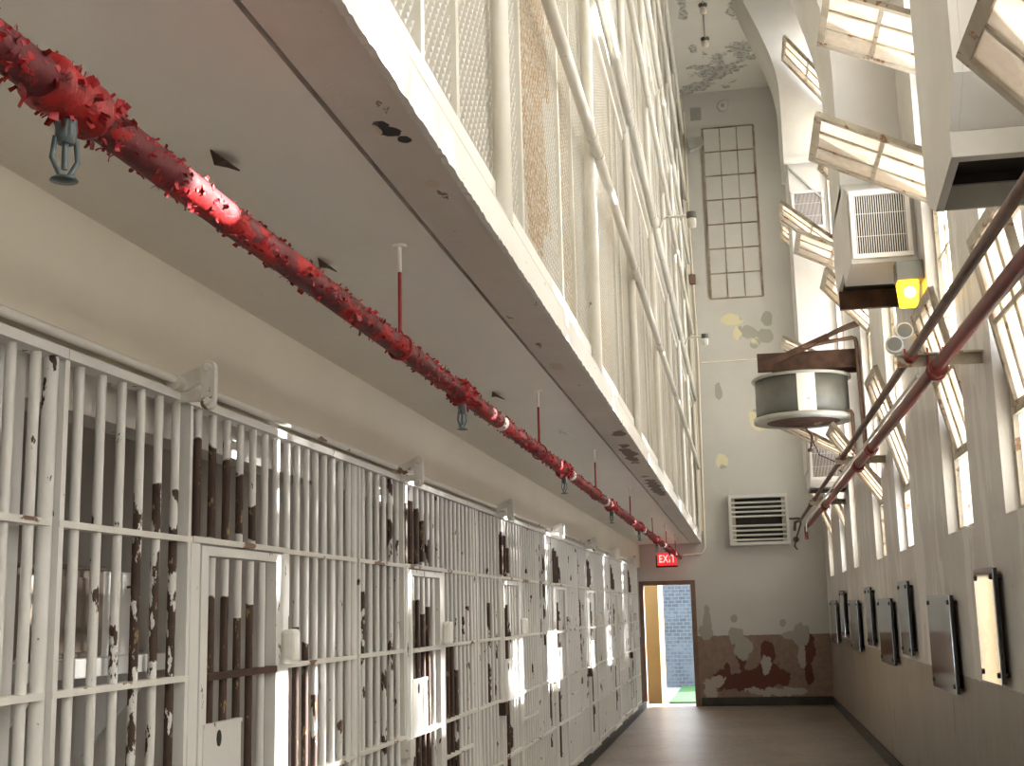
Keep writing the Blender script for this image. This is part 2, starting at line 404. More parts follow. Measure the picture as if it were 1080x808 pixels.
# ------------------------------------------------------------------ windows in the right wall
XF = 1.47
OPEN = {k+2: v for k, v in {3: [(2.6,.79,3.37)], 4: [(2.58,1.30,3.52)], 5: [(2.56,1.245,3.54),(4.33,.625,4.74),(5.28,.74,5.60)],
        6: [(2.58,1.18,3.56),(4.9,.9,5.6)], 7: [(2.62,.95,3.38),(4.42,.99,4.96),(5.0,.735,5.37)],
        8: [(8.05,.89,8.8),(5.95,.72,6.6),(4.4,.64,4.87),(3.35,.5,3.88)], 9: [(2.6,1.1,3.5),(6.2,.8,6.9)], 10: [(2.6,1.1,3.5)]}.items()}
POSN = {-2:'window farthest behind the viewer, added for fill light',-1:'window second farthest behind the viewer, added for fill light',0:'window well behind the viewer',1:'window just behind the viewer',2:'window beside the viewer',3:'nearest window, its brown sash tilted in at top right',
        4:'golden window cut by the photo edge, second in view',5:'window with two big tilted sashes below the ceiling ducts',6:'window between the yellow lamp and the pipes, slightly open',
        7:'window beside the round heater with three tilted sashes',8:'window behind the round heater with small high tilted sash',9:'window next to last before the end wall',10:'last window before the end wall'}
MUNT = .022
for wi, (ya, yb) in enumerate(WIN):
    w = thing('window_%d' % (wi+1), (XF, ya, ZS), 'tall steel '+POSN[wi-2], 'window', kind='structure')
    def P(mb, name, mat, parent=w): return mb.build(name, mat, parent)
    W = yb - ya; H = ZW - ZS
    fr = MB().box(-.03,.03,0,.05,0,H).box(-.03,.03,W-.05,W,0,H).box(-.03,.03,.05,W-.05,0,.05).box(-.03,.03,.05,W-.05,H-.05,H)
    op = sorted(OPEN.get(wi, []))
    rows = [.05]
    gaps = []
    for (zh, xf, zf) in op:
        L = math.hypot(XF-xf, zf-zh)*.98; gaps.append((zh-ZS, min(zh-ZS+L, H-.1)))
    # merge overlapping gaps
    mg = []
    for g in gaps:
        if mg and g[0] < mg[-1][1]: mg[-1] = (mg[-1][0], max(g[1], mg[-1][1]))
        else: mg.append(g)
    zz = .05; solid = []
    for g in mg:
        if g[0] > zz + .05: solid.append((zz, g[0]))
        fr.box(-.03,.03,.05,W-.05,g[0]-.02,g[0]+.02); fr.box(-.03,.03,.05,W-.05,g[1]-.02,g[1]+.02)
        zz = g[1]
    solid.append((zz, H-.05))
    pn = MB()
    for (a, b) in solid:
        if b - a < .1: continue
        lowgap = a
        n = max(1, round((b-a)/.47))
        for j in range(1, n): fr.box(-.018,.018,.05,W-.05,a+(b-a)*j/n-MUNT/2,a+(b-a)*j/n+MUNT/2)
        for j in (1,2): fr.box(-.016,.016,W*j/3-MUNT/2,W*j/3+MUNT/2,a,b)
        for j in range(n):
            for q in range(3):
                if a < .1 and j == 0 and (q == 1 or q == wi % 3) and 6 <= wi <= 11: continue       # pane left out low down to throw sun patches on the cells
                ye0 = .05 if q == 0 else W*q/3; ye1 = W-.05 if q == 2 else W*(q+1)/3
                pn.box(-.002,.002,ye0,ye1,a+(b-a)*j/n,a+(b-a)*(j+1)/n)
    P(fr, 'window_frame', M['frame_white']); P(pn, 'window_pane', M['fill_glass' if wi < 5 else 'glass'])
    P(MB().box(-.1,-.03,0,W,-.001,.012), 'window_sill', M['right'])
    for (zh, xf, zf) in op:
        D = Vector((xf-XF, 0, zf-zh)); L = D.length; ang = math.atan2(D.x, D.z)   # tilt about Y
        sb = MB(); y0, y1 = .06, W-.06; fw = .05
        sb.box(-.018,.018,y0,y0+fw,0,L).box(-.018,.018,y1-fw,y1,0,L).box(-.018,.018,y0+fw,y1-fw,0,fw).box(-.018,.018,y0+fw,y1-fw,L-fw,L)
        sb.box(-.012,.012,y0+fw,y1-fw,L*.5-.012,L*.5+.012)
        iw = y1-y0
        for j in (1,2): sb.box(-.012,.012,y0+iw*j/3-.012,y0+iw*j/3+.012,fw,L-fw)
        sb.beam((.0,y0+.02,L*.45),(.05,y0-.0,.0),.012,.02)
        so = sb.build('sash', M['frame_white'], w); so.location = (0,0,zh-ZS); so.rotation_euler = (0,ang,0)
        MB().box(-.003,.003,y0+fw,y1-fw,fw,L-fw).build('sash_pane', M['sash_glass'], so)

# ------------------------------------------------------------------ barred cell fronts
BR = .0135
def col(o, a, lo, hi): o.color = (a, lo/4, hi/4, 1); return o
ORD = ['cut by the left photo edge, only its last bars in view','nearest whole one, white shelf showing inside','second whole one with bright sun on its door','third whole one, counted from the viewer',
       'fourth whole one, counted from the viewer','fifth whole one, counted from the viewer','sixth whole one, counted from the viewer','last one beside the end door']
def bar_mesh(z0, z1):
    pts = [(0,0,z0),(0,0,z1)]
    return MB().tube(pts, BR, 12)
protoF = bar_mesh(.1, 2.28).build('bar', M['bar']); protoU = bar_mesh(1.855, 2.28).build('bar', M['bar']); protoD = bar_mesh(.12, 1.80).build('door_bar', M['bar'])
PROTO = [protoF, protoU, protoD]
def inst(p, parent, loc, a=0, lo=0, hi=0):
    o = p.copy(); COL.objects.link(o); o.parent = parent; o.location = loc; return col(o, a, lo, hi)
rnd = random.Random(11)
for c in range(NC):
    y0 = Y0 + PITCH*(c-1)
    g = thing('barred_cell_front', (XL, y0, 0), 'white barred cell front, '+ORD[c], 'cell front', 'barred cell fronts along the left side')
    def P(mb, name, mat, parent=g, b=0): return mb.build(name, mat, parent, b)
    YL = PITCH
    P(MB().box(-.03,.03,.001,YL-.001,2.275,2.288).box(.018,.03,.001,YL-.001,2.288,2.302), 'top_rail', M['bar'])
    DL, DR = .86, 1.60
    # horizontal crossbars (flat iron) on the fixed panels
    for z in (1.85, 1.425, 1.0, .585, .16):
        for (a, b) in ((.0, .80), (1.66, YL-.04)):
            P(MB().box(-.022,.022,a,b,z-.009,z+.009), 'crossbar', M['rail'])
    P(MB().box(-.022,.022,1.66,2.42,.79,.808), 'crossbar', M['rail'])
    P(MB().box(-.024,.026,.80,1.66,1.843,1.862), 'door_header', M['rail'])
    # stiles
    P(MB().box(-.022,.02,.001,.024,0,2.2745), 'stile', M['bar'])
    P(MB().tube([(0,YL-.035,.1),(0,YL-.035,2.2745)], .019, 12), 'stile_pipe', M['bar'])
    P(MB().box(-.022,.024,.79,.855,.05,1.842).box(-.02,.02,.77,.79,1.0,2.2745), 'door_jamb', M['bar'])
    P(MB().box(-.022,.024,1.605,1.665,.05,1.842), 'door_jamb', M['bar'])
    P(MB().box(.026,.075,1.575,1.665,1.435,1.56), 'lock_box', M['rail'], b=.015)
    # fixed bars left of the door, over the door, right of it
    for i in range(6):
        a = rnd.choice((.0,.35,.5,.62)) if c else 0; lo = rnd.uniform(.4,1.4)
        if c == 1: a = (0,.40,.42,.62,.60,.62)[i]; lo = (.5,.9,.6,.7,.5,.3)[i]
        hi = lo+rnd.uniform(.4,1.0) if c != 1 else 2.0
        inst(protoF, g, (0,.11+.119*i,0), a, lo, hi)
    for i in range(7):
        pk = 1.0 if 0 <= i < 5 else 0
        if c > 1 and i in (3,4): pk = .8 if i == 3 else .6
        top = (2.17,2.19,2.16,2.10,2.0,0,0)[i]
        inst(protoU, g, (0,.87+.119*i,0), pk, 1.86+.02*(i==3), top)
    for i in range(8):
        a, lo, hi = rnd.choice((0,.0,.3,.45)), rnd.uniform(.5,1.2), rnd.uniform(1.3,1.9)
        if i < 4: a, lo, hi = (.9,.85,.9,.75)[i], .5, (1.6,1.55,1.5,1.3)[i]
        if c > 2 and i < 4: a = .35
        inst(protoF, g, (0,1.70+.111*i,0), a, lo, hi)
    # the door: thing > part > sub-parts
    dm = MB().box(-.012,.028,DL,DL+.055,.1,1.835).box(-.012,.028,DR-.075,DR-.005,.1,1.835).box(-.012,.028,DL+.055,DR-.075,1.805,1.835).box(-.012,.028,DL+.055,DR-.075,.1,.14)
    door = P(dm, 'cell_door', M['bar'])
    for i in range(5):
        b = (.92,.97,.95,.9,0)[i] if c in (1,2) else (.9,.8,.5,.3,0)[i]
        inst(protoD, door, (.006,DL+.125+.112*i,0), b, .3, (1.66,1.70,1.62,1.66,1.0)[i])
    for z in (1.42, .60): P(MB().box(-.006,.034,DL+.055,DR-.075,z-.011,z+.011), 'door_crossbar', M['rust' if c in (1,) and z > 1 else 'rail'], door)
    P(MB().box(-.006,.03,DL+.055,DR-.075,.985,1.01), 'door_crossbar', M['rail'], door)
    P(MB().box(.018,.032,DL+.03,DL+.335,.985,1.262).box(.014,.036,DL+.03,DL+.335,1.262,1.275), 'lock_plate', M['bar'], door)
    P(MB().prism([(DL+.15+.018*math.cos(t*PI/8),1.225+.026*math.sin(t*PI/8)) for t in range(16)], 'x', .031, .034), 'keyhole', M['dark'], door)
    P(MB().box(-.01,.05,.76,.86,.9,.985), 'hinge_block', M['rust' if c%2 else 'rail'])
    CH.clear()
for p in PROTO: bpy.data.objects.remove(p)

# operating shaft and linkage brackets over the cell fronts
sh = MB().tube([(XL+.035,YB+.1,2.318),(XL+.035,20.9,2.345)], .013, 12)
o = sh.build('operating_shaft', M['rail']); tag(o, 'long cream steel shaft running over the barred cell fronts', 'shaft')
o = MB().box(XL-.002,XL+.02,YB+.1,21.2,2.350,2.365).build('trim_4', M['header']); tag(o, 'narrow cream angle strip on the wall over the bars', 'trim', kind='structure')
BORD = ['nearest and largest, over the first whole cell front','second from the viewer','third from the viewer','fourth from the viewer','fifth from the viewer','sixth from the viewer','farthest, by the end wall']
def capsule(h, r, n=10):
    return [(r*math.cos(PI*i/n), h/2+r*math.sin(PI*i/n)) for i in range(n+1)] + [(-r*math.cos(PI*i/n), -h/2-r*math.sin(PI*i/n)) for i in range(n+1)]
def make_bracket(lab):
    b = thing('linkage_bracket', (0,0,0), lab, 'bracket', 'door linkage brackets on the shaft')
    MB().tube([(0,-.05,0),(0,.05,0)], .024, 14).build('clamp', M['rail'], b)
    MB().prism([(-.012,-.022),(.022,-.022),(.113,.025),(.113,.058),(.095,.064),(-.012,.022)], 'y', -.01, .01).build('arm', M['rail'], b, .003)
    MB().prism([(p+.105,q-.012) for p, q in capsule(.105,.024)], 'y', -.035, -.011).build('link_plate', M['rail'], b, .003)
    MB().box(-.02,.070,.012,.022,-.055,-.02).build('foot', M['rail'], b, .003)
    for z in (.040,-.064): MB().lathe((.105,-.035,z), [(.0135,0),(.0135,-.008),(.010,-.012)], 12, 'y').build('bolt', M['rail'], b)
    return b
b0 = make_bracket('cream steel linkage bracket over the bars, '+BORD[0])
for i in range(7):
    b = b0 if i == 0 else copy_tree(b0)
    b.location = (XL+.035, 3.625+PITCH*i, 2.321+.0031*i); b['label'] = 'cream steel linkage bracket over the bars, '+BORD[i]

# furniture inside the nearest cell
s = thing('wall_shelf', (-2.4,4.0,1.40), 'white shelf board inside the nearest whole cell', 'shelf')
MB().box(-.40,0,0,1.384,0,.07).build('board', M['interior_light'], s, .004)
for y in (.25,1.1): MB().prism([(-.40,-.35),(-.37,-.35),(-.05,0),(-.40,0)], 'y', y-.015, y+.015).build('shelf_bracket', M['interior_light'], s)
s = thing('wooden_box', (-2.6,4.42,1.47), 'dark brown box standing on the white shelf in the nearest whole cell', 'box')
MB().box(-.12,.12,-.40,.27,0,.33).build('body', M['brownpanel'], s, .006)
MB().box(.12,.13,-.38,.25,.02,.30).build('front_board', M['brownpanel'], s, .003)
MB().box(-.13,.13,-.41,.28,.33,.345).build('lid', M['brownpanel'], s, .003)
s = thing('metal_panel', (-2.5,4.82,1.47), 'pale upright panel beside the brown box on the white cell shelf', 'panel')
MB().box(-.012,.012,-.12,.14,0,.33).build('sheet', M['interior_light'], s, .004); MB().tube([(.012,.08,.27),(.04,.08,.27),(.04,.08,.23)], .006, 8).build('hook', M['rust'], s)

# ------------------------------------------------------------------ red sprinkler pipe under the ceiling
PX, PZ, PR = -.965, 2.380, .031
rp = thing('red_sprinkler_pipe', (PX,0,PZ), 'long red pipe with curling paint hung under the low ceiling', 'pipe')
def pz(y): return .0015*y
pts = [(0,y*.5,pz(y*.5)) for y in range(-8, 42)]
MB().tube(pts, PR, 20).build('pipe', M['red_pipe'], rp)
COUP = [1.66, 4.42, 7.1, 9.75, 12.4, 15.0, 17.6]
for y in COUP:
    z = pz(y)
    MB().lathe((0,y,z), [(PR,-.075),(.043,-.07),(.046,-.055),(.041,-.04),(.040,.04),(.046,.055),(.043,.07),(PR,.075)], 22, 'y').build('coupling', M['red_crackle'], rp)
    h = MB().lathe((0,y,z-.055), [(.016,.02),(.016,-.012),(.012,-.02)], 12, 'z').build('sprinkler_head', M['chrome'], rp)
    MB().tube([(.010,y+.012,z-.066),(.012,y+.016,z-.10),(0.003,y+.004,z-.128)], .0042, 8).tube([(-.010,y-.012,z-.066),(-.012,y-.016,z-.10),(-.003,y-.004,z-.128)], .0042, 8).build('yoke', M['chrome'], h)
    MB().tube([(0,y,z-.075),(0,y,z-.115)], .005, 8).build('glass_bulb', M['chrome'], h)
    MB().lathe((0,y,z-.133), [(.004,.01),(.019,.004),(.021,0),(.004,-.002)], 14, 'z').build('deflector', M['chrome'], h)
HANG = [(3.57,-.95),(6.21,-.965),(8.7,-.965),(11.45,-.97),(14.3,-.97),(16.9,-.965),(19.2,-.965)]
for y, x in HANG:
    z = pz(y)
    MB().tube([(0,y,z+.05),(0,y,.24)], .006, 8).build('hanger_rod', M['red_rod'], rp)
    MB().tube([(0,y,.235),(0,y,2.70-PZ)], .007, 8).lathe((0,y,2.692-PZ), [(.022,0),(.022,.008)], 12).build('rod_top', M['soffit'], rp)
    MB().tube([(0,y,z+.055)]+[((PR+.006)*math.sin(t*PI/12)*1.0,y,z+(PR+.006)*math.cos(t*PI/12)) for t in range(1,24)]+[(0,y,z+.055)], .004, 6).build('hanger_loop', M['red_rod'], rp)
for y in (5.15, 7.35, 9.3, 12.9, 16.2): MB().tube([(0,y-.02-.004*y,pz(y)),(0,y+.02+.004*y,pz(y))], PR+.002, 20).build('white_band', M['fascia'], rp)
fl = MB(); r2 = random.Random(5)
def flake(y, t, size, lift):
    a = Vector((math.sin(t),0,math.cos(t))); tg = Vector((math.cos(t),0,-math.sin(t))); yy = Vector((0,1,0))
    d = (tg*r2.uniform(-1,1)+yy*r2.uniform(-1,1)).normalized(); e = a.cross(d)
    o = a*(PR*.99)+Vector((0,y,pz(y))); w = size*r2.uniform(.35,.8)
    rows = []
    for k in range(4):
        u = k/3; p = o + d*(size*u*(1-.35*u)) + a*(lift*u*u) 
        ww = w*(1-.25*u)*(1+.3*r2.uniform(-1,1))
        rows.append((p-e*ww*.5, p+e*ww*.5))
    th = a*.0012
    vs = [q for r in rows for q in r]; vs2 = [v+th for v in vs]
    fs = [(2*i,2*i+1,2*i+3,2*i+2) for i in range(3)]
    fl.add(vs+vs2, fs+[tuple(8+j for j in f[::-1]) for f in fs]+[(0,8,9,1),(6,7,15,14)])
for i in range(2400):
    y = 1.1 + 18.5*r2.random()**1.35
    t = r2.choice((r2.gauss(2.6,.5), r2.gauss(-2.2,.5), r2.gauss(.9,.5), r2.gauss(1.4,.6)))
    flake(y, t, r2.uniform(.006,.022), r2.uniform(.000,.010))
for y in COUP:
    for i in range(130): flake(y+r2.gauss(0,.06), r2.uniform(0,6.28), r2.uniform(.012,.028), r2.uniform(.012,.022))
tag(fl.build('paint_flake', M['flake'], rp), kind='stuff')

# flakes of ceiling paint hanging under the slab
for (x,y,s,lab,dk) in ((-1.19,2.74,.05,'curled dark paint flake hanging from the ceiling by the near red pipe',1),(-1.245,3.68,.045,'thin flat paint flake hanging left of the first pipe hanger',1),
                 (-1.19,6.22,.055,'triangular paint flake hanging left of the second pipe hanger',1),(-1.05,7.66,.06,'pale broad paint flake hanging between pipe and edge beam',0)):
    m = MB(); P0 = [(0,-s,0),(s*.4,-s*.2,-.012),(s*.9,s*.5,-.03),(0,s*1.1,-.006),(-s*.3,s*.2,-.014)]
    top = [(p[0],p[1],p[2]) for p in P0]; m.add(top+[(p[0],p[1],p[2]+.004) for p in P0], [(0,1,2,3,4),(9,8,7,6,5)]+[(i,5+i,5+(i+1)%5,(i+1)%5) for i in range(5)])
    o = m.build('ceiling_paint_flake', M['rust' if dk else 'beam'], None, 0, (x,y,2.697)); tag(o, lab, 'paint flake')

# ------------------------------------------------------------------ wire mesh screen of the upper walkways
SX = -.69
sc = thing('walkway_screen', (SX,0,0), 'tall cream screen of wire mesh, pipe posts and rails above the walkway edge', 'screen')
def mesh_panel(name, W, H):
    m = MB(); dy, dz, dep = .023, .056, .015; vs = []; fs = []
    nc, nr = int(W/dy), int(H/(dz/2))
    for i in range(nc+1):
        b = len(vs)
        for j in range(nr+1):
            off = (dy*.5 if (j + i) % 2 else -dy*.5)*.92
            yb, z = i*dy + off, j*dz/2
            vs += [(-.04-dep*.5, yb-.003, z), (-.04+dep*.5, yb+.003, z)]
        for j in range(nr): fs.append((b+2*j, b+2*j+1, b+2*j+3, b+2*j+2))
    m.add(vs, fs); return m.build(name, M['mesh'], sc)
BAY = PITCH; YP = 3.77
pm = mesh_panel('mesh_panel', BAY, 2.33)
first = True
TIERS = [2.82, 5.17, 7.62]
for zt in TIERS:
    for i in range(-4, 8):
        y = YP + BAY*i
        if y > YE-.3: continue
        if first: o = pm; first = False
        else: o = pm.copy(); COL.objects.link(o)
        o.location = (0, y, zt); 
        if y + BAY > YE: o.scale = (1, (YE-.02-y)/BAY, 1)
for i in range(-1, 8):
    y = YP + BAY*i
    if y > YE: continue
    MB().tube([(.01,y,2.80),(.01,y,ZT)], .029, 16).build('post', M['screen'], sc)
    for f in (.22, .645, .80) if i != 0 else (.22,.62,.8):
        MB().box(-.045,-.018,y+BAY*f-.018,y+BAY*f+.018,2.80,ZT).build('strip', M['screen'], sc)
for (z, r, x) in ((2.815,.011,.018),(3.98,.028,.055),(5.16,.028,.055),(5.36,.018,.045),(6.35,.028,.055),(7.62,.028,.055),(7.82,.018,.045),(8.8,.028,.055),(10.05,.028,.055)):
    m = MB(); m.tube([(x,YB+.2,z),(x,YE-.05,z)], r, 14)
    for i in range(-1, 8):
        for yy in (YP+BAY*i-.25, YP+BAY*i+.05): 
            if yy < YE-.1: m.tube([(x,yy-.035,z),(x,yy+.035,z)], r*1.18, 14)
    m.build('rail', M['screen'], sc)
MB().box(-.02,.02,YB+.2,YE-.02,5.08,5.17).box(-.02,.02,YB+.2,YE-.02,7.53,7.62).build('edge_strip', M['screen'], sc)

# jar lamps on arms at the screen
for (y, z, x1, lab) in ((11.55,5.235,-.26,'nearer cream jar lamp on an arm off the mesh screen'),(16.7,5.17,-.29,'farther cream jar lamp on an arm off the mesh screen')):
    t = thing('arm_lamp', (SX+.1,y,z), lab, 'lamp')
    L = x1-(SX+.1)
    MB().tube([(0,0,-.10),(.03,0,-.02),(.07,0,0),(L-.06,0,0)], .014, 10).build('arm', M['screen'], t)
    MB().lathe((L-.03,0,0), [(.05,.03),(.05,-.02),(.035,-.03)], 16).build('socket', M['grey_steel'], t)
    MB().lathe((L-.03,0,-.03), [(.038,0),(.042,-.03),(.038,-.08),(.02,-.09)], 16).build('jar', M['screen'], t)

# ------------------------------------------------------------------ ventilation ducts between the windows
def grille(parent, x0, x1, y, z0, z1, nv, mat, dark):
    f = .035
    g = MB().box(x0,x1,y-.03,y,z0,z0+f).box(x0,x1,y-.03,y,z1-f,z1).box(x0,x0+f,y-.03,y,z0+f,z1-f).box(x1-f,x1,y-.03,y,z0+f,z1-f).build('grille_frame', mat, parent, .004)
    s = MB()
    for i in range(nv):
        x = x0+f+(x1-x0-2*f)*(i+.5)/nv; s.box(x-.0025,x+.0025,y-.010,y-.004,z0+f,z1-f)
    for i in range(1,3): s.box(x0+f,x1-f,y-.006,y-.002,z0+(z1-z0)*i/3-.0015,z0+(z1-z0)*i/3+.0015)
    s.build('slats', mat, g)
    MB().box(x0+f,x1-f,y-.003,y+.001,z0+f,z1-f).build('shade_backing', dark, g)  # flat sheet coloured as the shaded inside of the duct
def scurve(x0, x1, z0, z1, n=12):
    return [(x0+(x1-x0)*(.5-.5*math.cos(PI*i/n)), z0+(z1-z0)*i/n) for i in range(n+1)]
XD = .90
# duct C (nearest)
t = thing('ventilation_duct', (0,0,0), 'nearest white boxed duct, dark slot in its bottom, upper right', 'duct', 'boxed ducts on the window wall')
MB().prism([(5.68,3.36),(5.68,ZT-.02),(4.78,ZT-.02),(4.80,3.60),(5.0,3.43),(5.0,3.33),(5.47,3.255)], 'x', XD, XD+.035).build('side_plate', M['duct'], t)
MB().prism([(5.68,3.42),(5.68,ZT-.02),(4.78,ZT-.02),(4.80,3.60),(5.0,3.43),(5.0,3.33),(5.06,3.33),(5.06,3.42)], 'x', XD+.036, XR-.001).build('housing', M['duct'], t)
MB().box(XD-.002,XR-.001,4.985,5.0,3.325,3.432).build('lip', M['duct'], t, .004)
MB().box(XD+.036,XR-.001,5.06,5.46,3.400,3.419).box(XD+.036,XR-.001,5.455,5.468,3.346,3.399).build('slot_shade', M['dark'], t)  # dark sheets paint the shade of the open slot
MB().prism([(5.38,3.335),(5.45,3.256),(5.47,3.256),(5.47,3.345),(5.39,3.345)], 'x', XD+.036, XR-.001).build('lower_lip', M['rim'], t)
# duct B
t = thing('ventilation_duct', (0,0,0), 'middle white boxed duct with a bright slatted grille beside the yellow lamp', 'duct', 'boxed ducts on the window wall')
prof = [(XR-.001,4.7),(XR-.001,ZT-.02)] + [(XD-.45,ZT-.02)] + scurve(XD-.42, XD, 7.9, 5.7)[0:] + [(XD,4.7)]
MB().prism(prof, 'y', 9.62, 10.62).build('shaft', M['duct'], t)
MB().prism([(9.62,4.78),(9.21,4.60),(9.21,4.04),(9.80,4.02),(9.86,4.14),(10.36,4.14),(10.40,3.98),(10.62,4.28),(10.62,4.72)], 'x', XD, XR-.001).build('hood', M['duct'], t, .004)
MB().box(XD+.03,XR-.01,9.88,10.36,4.12,4.139).build('slot_shade', M['dark'], t)  # dark plate painted as the shade in the hood opening
MB().box(XD-.001,XR-.001,10.355,10.40,3.97,4.12).build('lower_lip', M['rust'], t)
grille(t, XD+.012, XR-.03, 9.208, 4.07, 4.58, 22, M['fascia'], M['dark'])
# duct A (farthest)
t = thing('ventilation_duct', (0,0,0), 'farthest tall white duct curving in at the top, two grilles', 'duct', 'boxed ducts on the window wall')
prof = [(XR-.001,7.4),(XR-.001,ZT-.02),(XD-.75,ZT-.02)] + scurve(XD-.66, XD-.07, 10.6, 8.3) + [(XD-.07,7.4)]
MB().prism(prof, 'y', 16.36, 17.32).build('shaft', M['duct'], t)
MB().box(XD-.07,XR-.001,16.34,16.40,7.36,7.44).build('ledge', M['duct'], t)
MB().box(XD-.02,XR-.001,16.46,17.30,3.30,7.395).build('lower_shaft', M['duct'], t, .004)
MB().beam((XD-.02,16.45,7.34),(XR-.05,16.45,6.85),.02,.05,(0,1,0)).build('brace', M['rim'], t)
MB().prism([(16.46,3.72),(16.42,3.68),(16.42,3.14),(16.5,3.08),(17.0,3.06),(17.3,3.3)], 'x', XD-.001, XR-.001).build('hood', M['duct'], t, .004)
MB().box(XD+.02,XR-.02,16.55,17.0,3.05,3.059).build('slot_shade', M['dark'], t)  # dark plate in place of the shaded bottom opening
grille(t, XD+.0, XR-.05, 16.459, 6.48, 7.0, 22, M['duct'], M['rust'])
grille(t, XD+.012, XR-.02, 16.419, 3.17, 3.67, 22, M['duct'], M['rust'])

# ------------------------------------------------------------------ pipes along the window wall
pp = thing('red_steam_pipe', (1.12,0,2.86), 'smooth dark red pipe running beside the windows to the end heater', 'pipe')
m = MB().tube([(0,YB+.1,0),(0,21.2,.05)], .037, 18).tube([(0,21.2,.05),(-.05,21.45,.02),(-.05,21.45,-.18)], .03, 14).build('pipe', M['red_fresh'], pp)
for y in (7.2, 10.9, 12.2, 17.2): MB().lathe((0,y,.002*y), [(.037,-.09),(.052,-.08),(.052,-.045),(.046,-.04),(.046,.04),(.052,.045),(.052,.08),(.037,.09)], 18, 'y').build('coupling', M['red_fresh'], pp)
bp = thing('brown_steam_pipe', (.985,0,2.93), 'thinner brown pipe running left of the red window pipe', 'pipe')
MB().tube([(0,YB+.1,0),(0,21.3,.06),(-.08,21.5,.04),(-.1,21.5,-.1)], .024, 16).build('pipe', M['brown_pipe'], bp)
for y in (7.2, 12.6, 18.0): MB().lathe((0,y,.003*y), [(.024,-.06),(.034,-.055),(.034,.055),(.024,.06)], 16, 'y').build('coupling', M['red_fresh'], bp)
tp = thing('thin_steam_pipe', (1.03,0,2.86), 'thin pale pipe tucked between the brown and red window pipes', 'pipe')
MB().tube([(0,7.3,0),(0,20.5,.05)], .012, 10).build('pipe', M['screen'], tp)
MB().tube([(0,20.5,.05),(.0,20.55,-.02),(.0,20.55,-.1)], .012, 10).build('elbow', M['screen'], tp)
BL = [(7.2,'rusty pipe bracket on the pier under the yellow lamp'),(12.15,'pipe bracket on the pier in front of the round heater'),(17.0,'pipe bracket farthest along the window wall'),(2.7,'pipe bracket on the pier beside the viewer')]
for y, lab in BL:
    t = thing('pipe_bracket', (0,y,0), lab, 'bracket', 'brackets carrying the window wall pipes')
    MB().box(.915,XR,-.03,.03,2.958,2.968).box(.915,XR,.02,.03,2.90,2.958).build('arm', M['frame_white'], t)
    for x, z, r in ((1.12,2.86,.042),(.985,2.93+.003*y,.028)):
        q = [(x+r*math.cos(PI+PI*i/8),0,z+r*math.sin(PI+PI*i/8)) for i in range(9)]
        MB().tube([(x-r,0,3.0)]+q+[(x+r,0,3.0)], .006, 8).build('u_bolt', M['red_rod'], t)

# ------------------------------------------------------------------ round unit heater
hx, hy = .745, 14.05
h = thing('unit_heater', (hx,hy,3.6), 'round grey drum heater hung from brown channels by the window pipes', 'heater')
R0 = .50
MB().lathe((0,0,0), [(R0-.035,.02),(R0,.02),(R0,.46),(R0-.035,.46)], 48).build('drum', M['grey_steel'], h)
MB().lathe((0,0,.44), [(R0-.02,0),(R0+.035,0),(R0+.035,.028),(R0-.02,.034),(.1,.05)], 48).build('top_rim', M['rim'], h)
MB().lathe((0,0,-.02), [(.2,0),(R0+.03,.0),(R0+.03,.05),(R0-.01,.06)], 48).build('bottom_rim', M['rim'], h)
m = MB(); n = 8; a0, a1 = -PI/2-.14, -PI/2+.24
vs = [((R0+.006)*math.cos(a0+(a1-a0)*i/n), (R0+.006)*math.sin(a0+(a1-a0)*i/n), z) for z in (.03,.44) for i in range(n+1)]
vs += [(R0*.985*math.cos(a0+(a1-a0)*i/n), R0*.985*math.sin(a0+(a1-a0)*i/n), z) for z in (.03,.44) for i in range(n+1)]
k = n+1
m.add(vs, [(i,i+1,k+i+1,k+i) for i in range(n)]+[(2*k+i,3*k+i,3*k+i+1,2*k+i+1) for i in range(n)]+[(k+i,k+i+1,3*k+i+1,3*k+i) for i in range(n)]+[(i,2*k+i,2*k+i+1,i+1) for i in range(n)]+[(0,k,3*k,2*k),(n,2*k+n,3*k+n,k+n)])
m.build('pale_panel', M['fascia'], h)
MB().lathe((0,0,-.05), [(.06,-.02),(.12,-.01),(.34,.02),(.42,.035)], 32).build('bottom_cone', M['rust'], h)
for y, x0 in ((-.14,-.46),(.16,-.30)):
    MB().box(x0,.62,y-.008,y+.008,.54,.74).box(x0,.62,y,y+.06,.54,.552).box(x0,.62,y,y+.06,.728,.74).build('channel', M['rust'], h)
MB().lathe((-.02,-.05,.49), [(.04,0),(.036,.05),(.03,.25),(.02,.27)], 14).build('hanger_boss', M['rust'], h)
m = MB(); nb = 8; vs = []
for i in range(nb+1):
    u = i/nb; x = .08+.60*u; z = .74+.25*u+.03*math.sin(u*PI); w = .10+.10*u
    vs += [(x,-.30-.12*u,z-.03*u),(x,-.30-.12*u+w,z+.045+.02*u),(x,-.30-.12*u,z-.04*u+.0-.012),(x,-.30-.12*u+w,z+.033+.02*u)]
fs = []
for i in range(nb):
    a = 4*i; b = a+4; fs += [(a,b,b+1,a+1),(a+2,a+3,b+3,b+2),(a,a+2,b+2,b),(a+1,b+1,b+3,a+3)]
fs += [(0,1,3,2),(4*nb,4*nb+2,4*nb+3,4*nb+1)]
m.add(vs, fs); m.build('curved_blade', M['rust'], h)
MB().beam((-.30,-.25,.62),(.30,-.3,.86),.03,.07).build('tilted_bar', M['rust'], h)
MB().tube([(.02,-.28,.76),(.30,-.30,.80),(.55,-.30,.83),(.58,-.30,.82),(.59,-.30,.78),(.61,-.30,-.55),(.60,-.30,-.62)], .022, 12).build('supply_pipe', M['brown_pipe'], h)
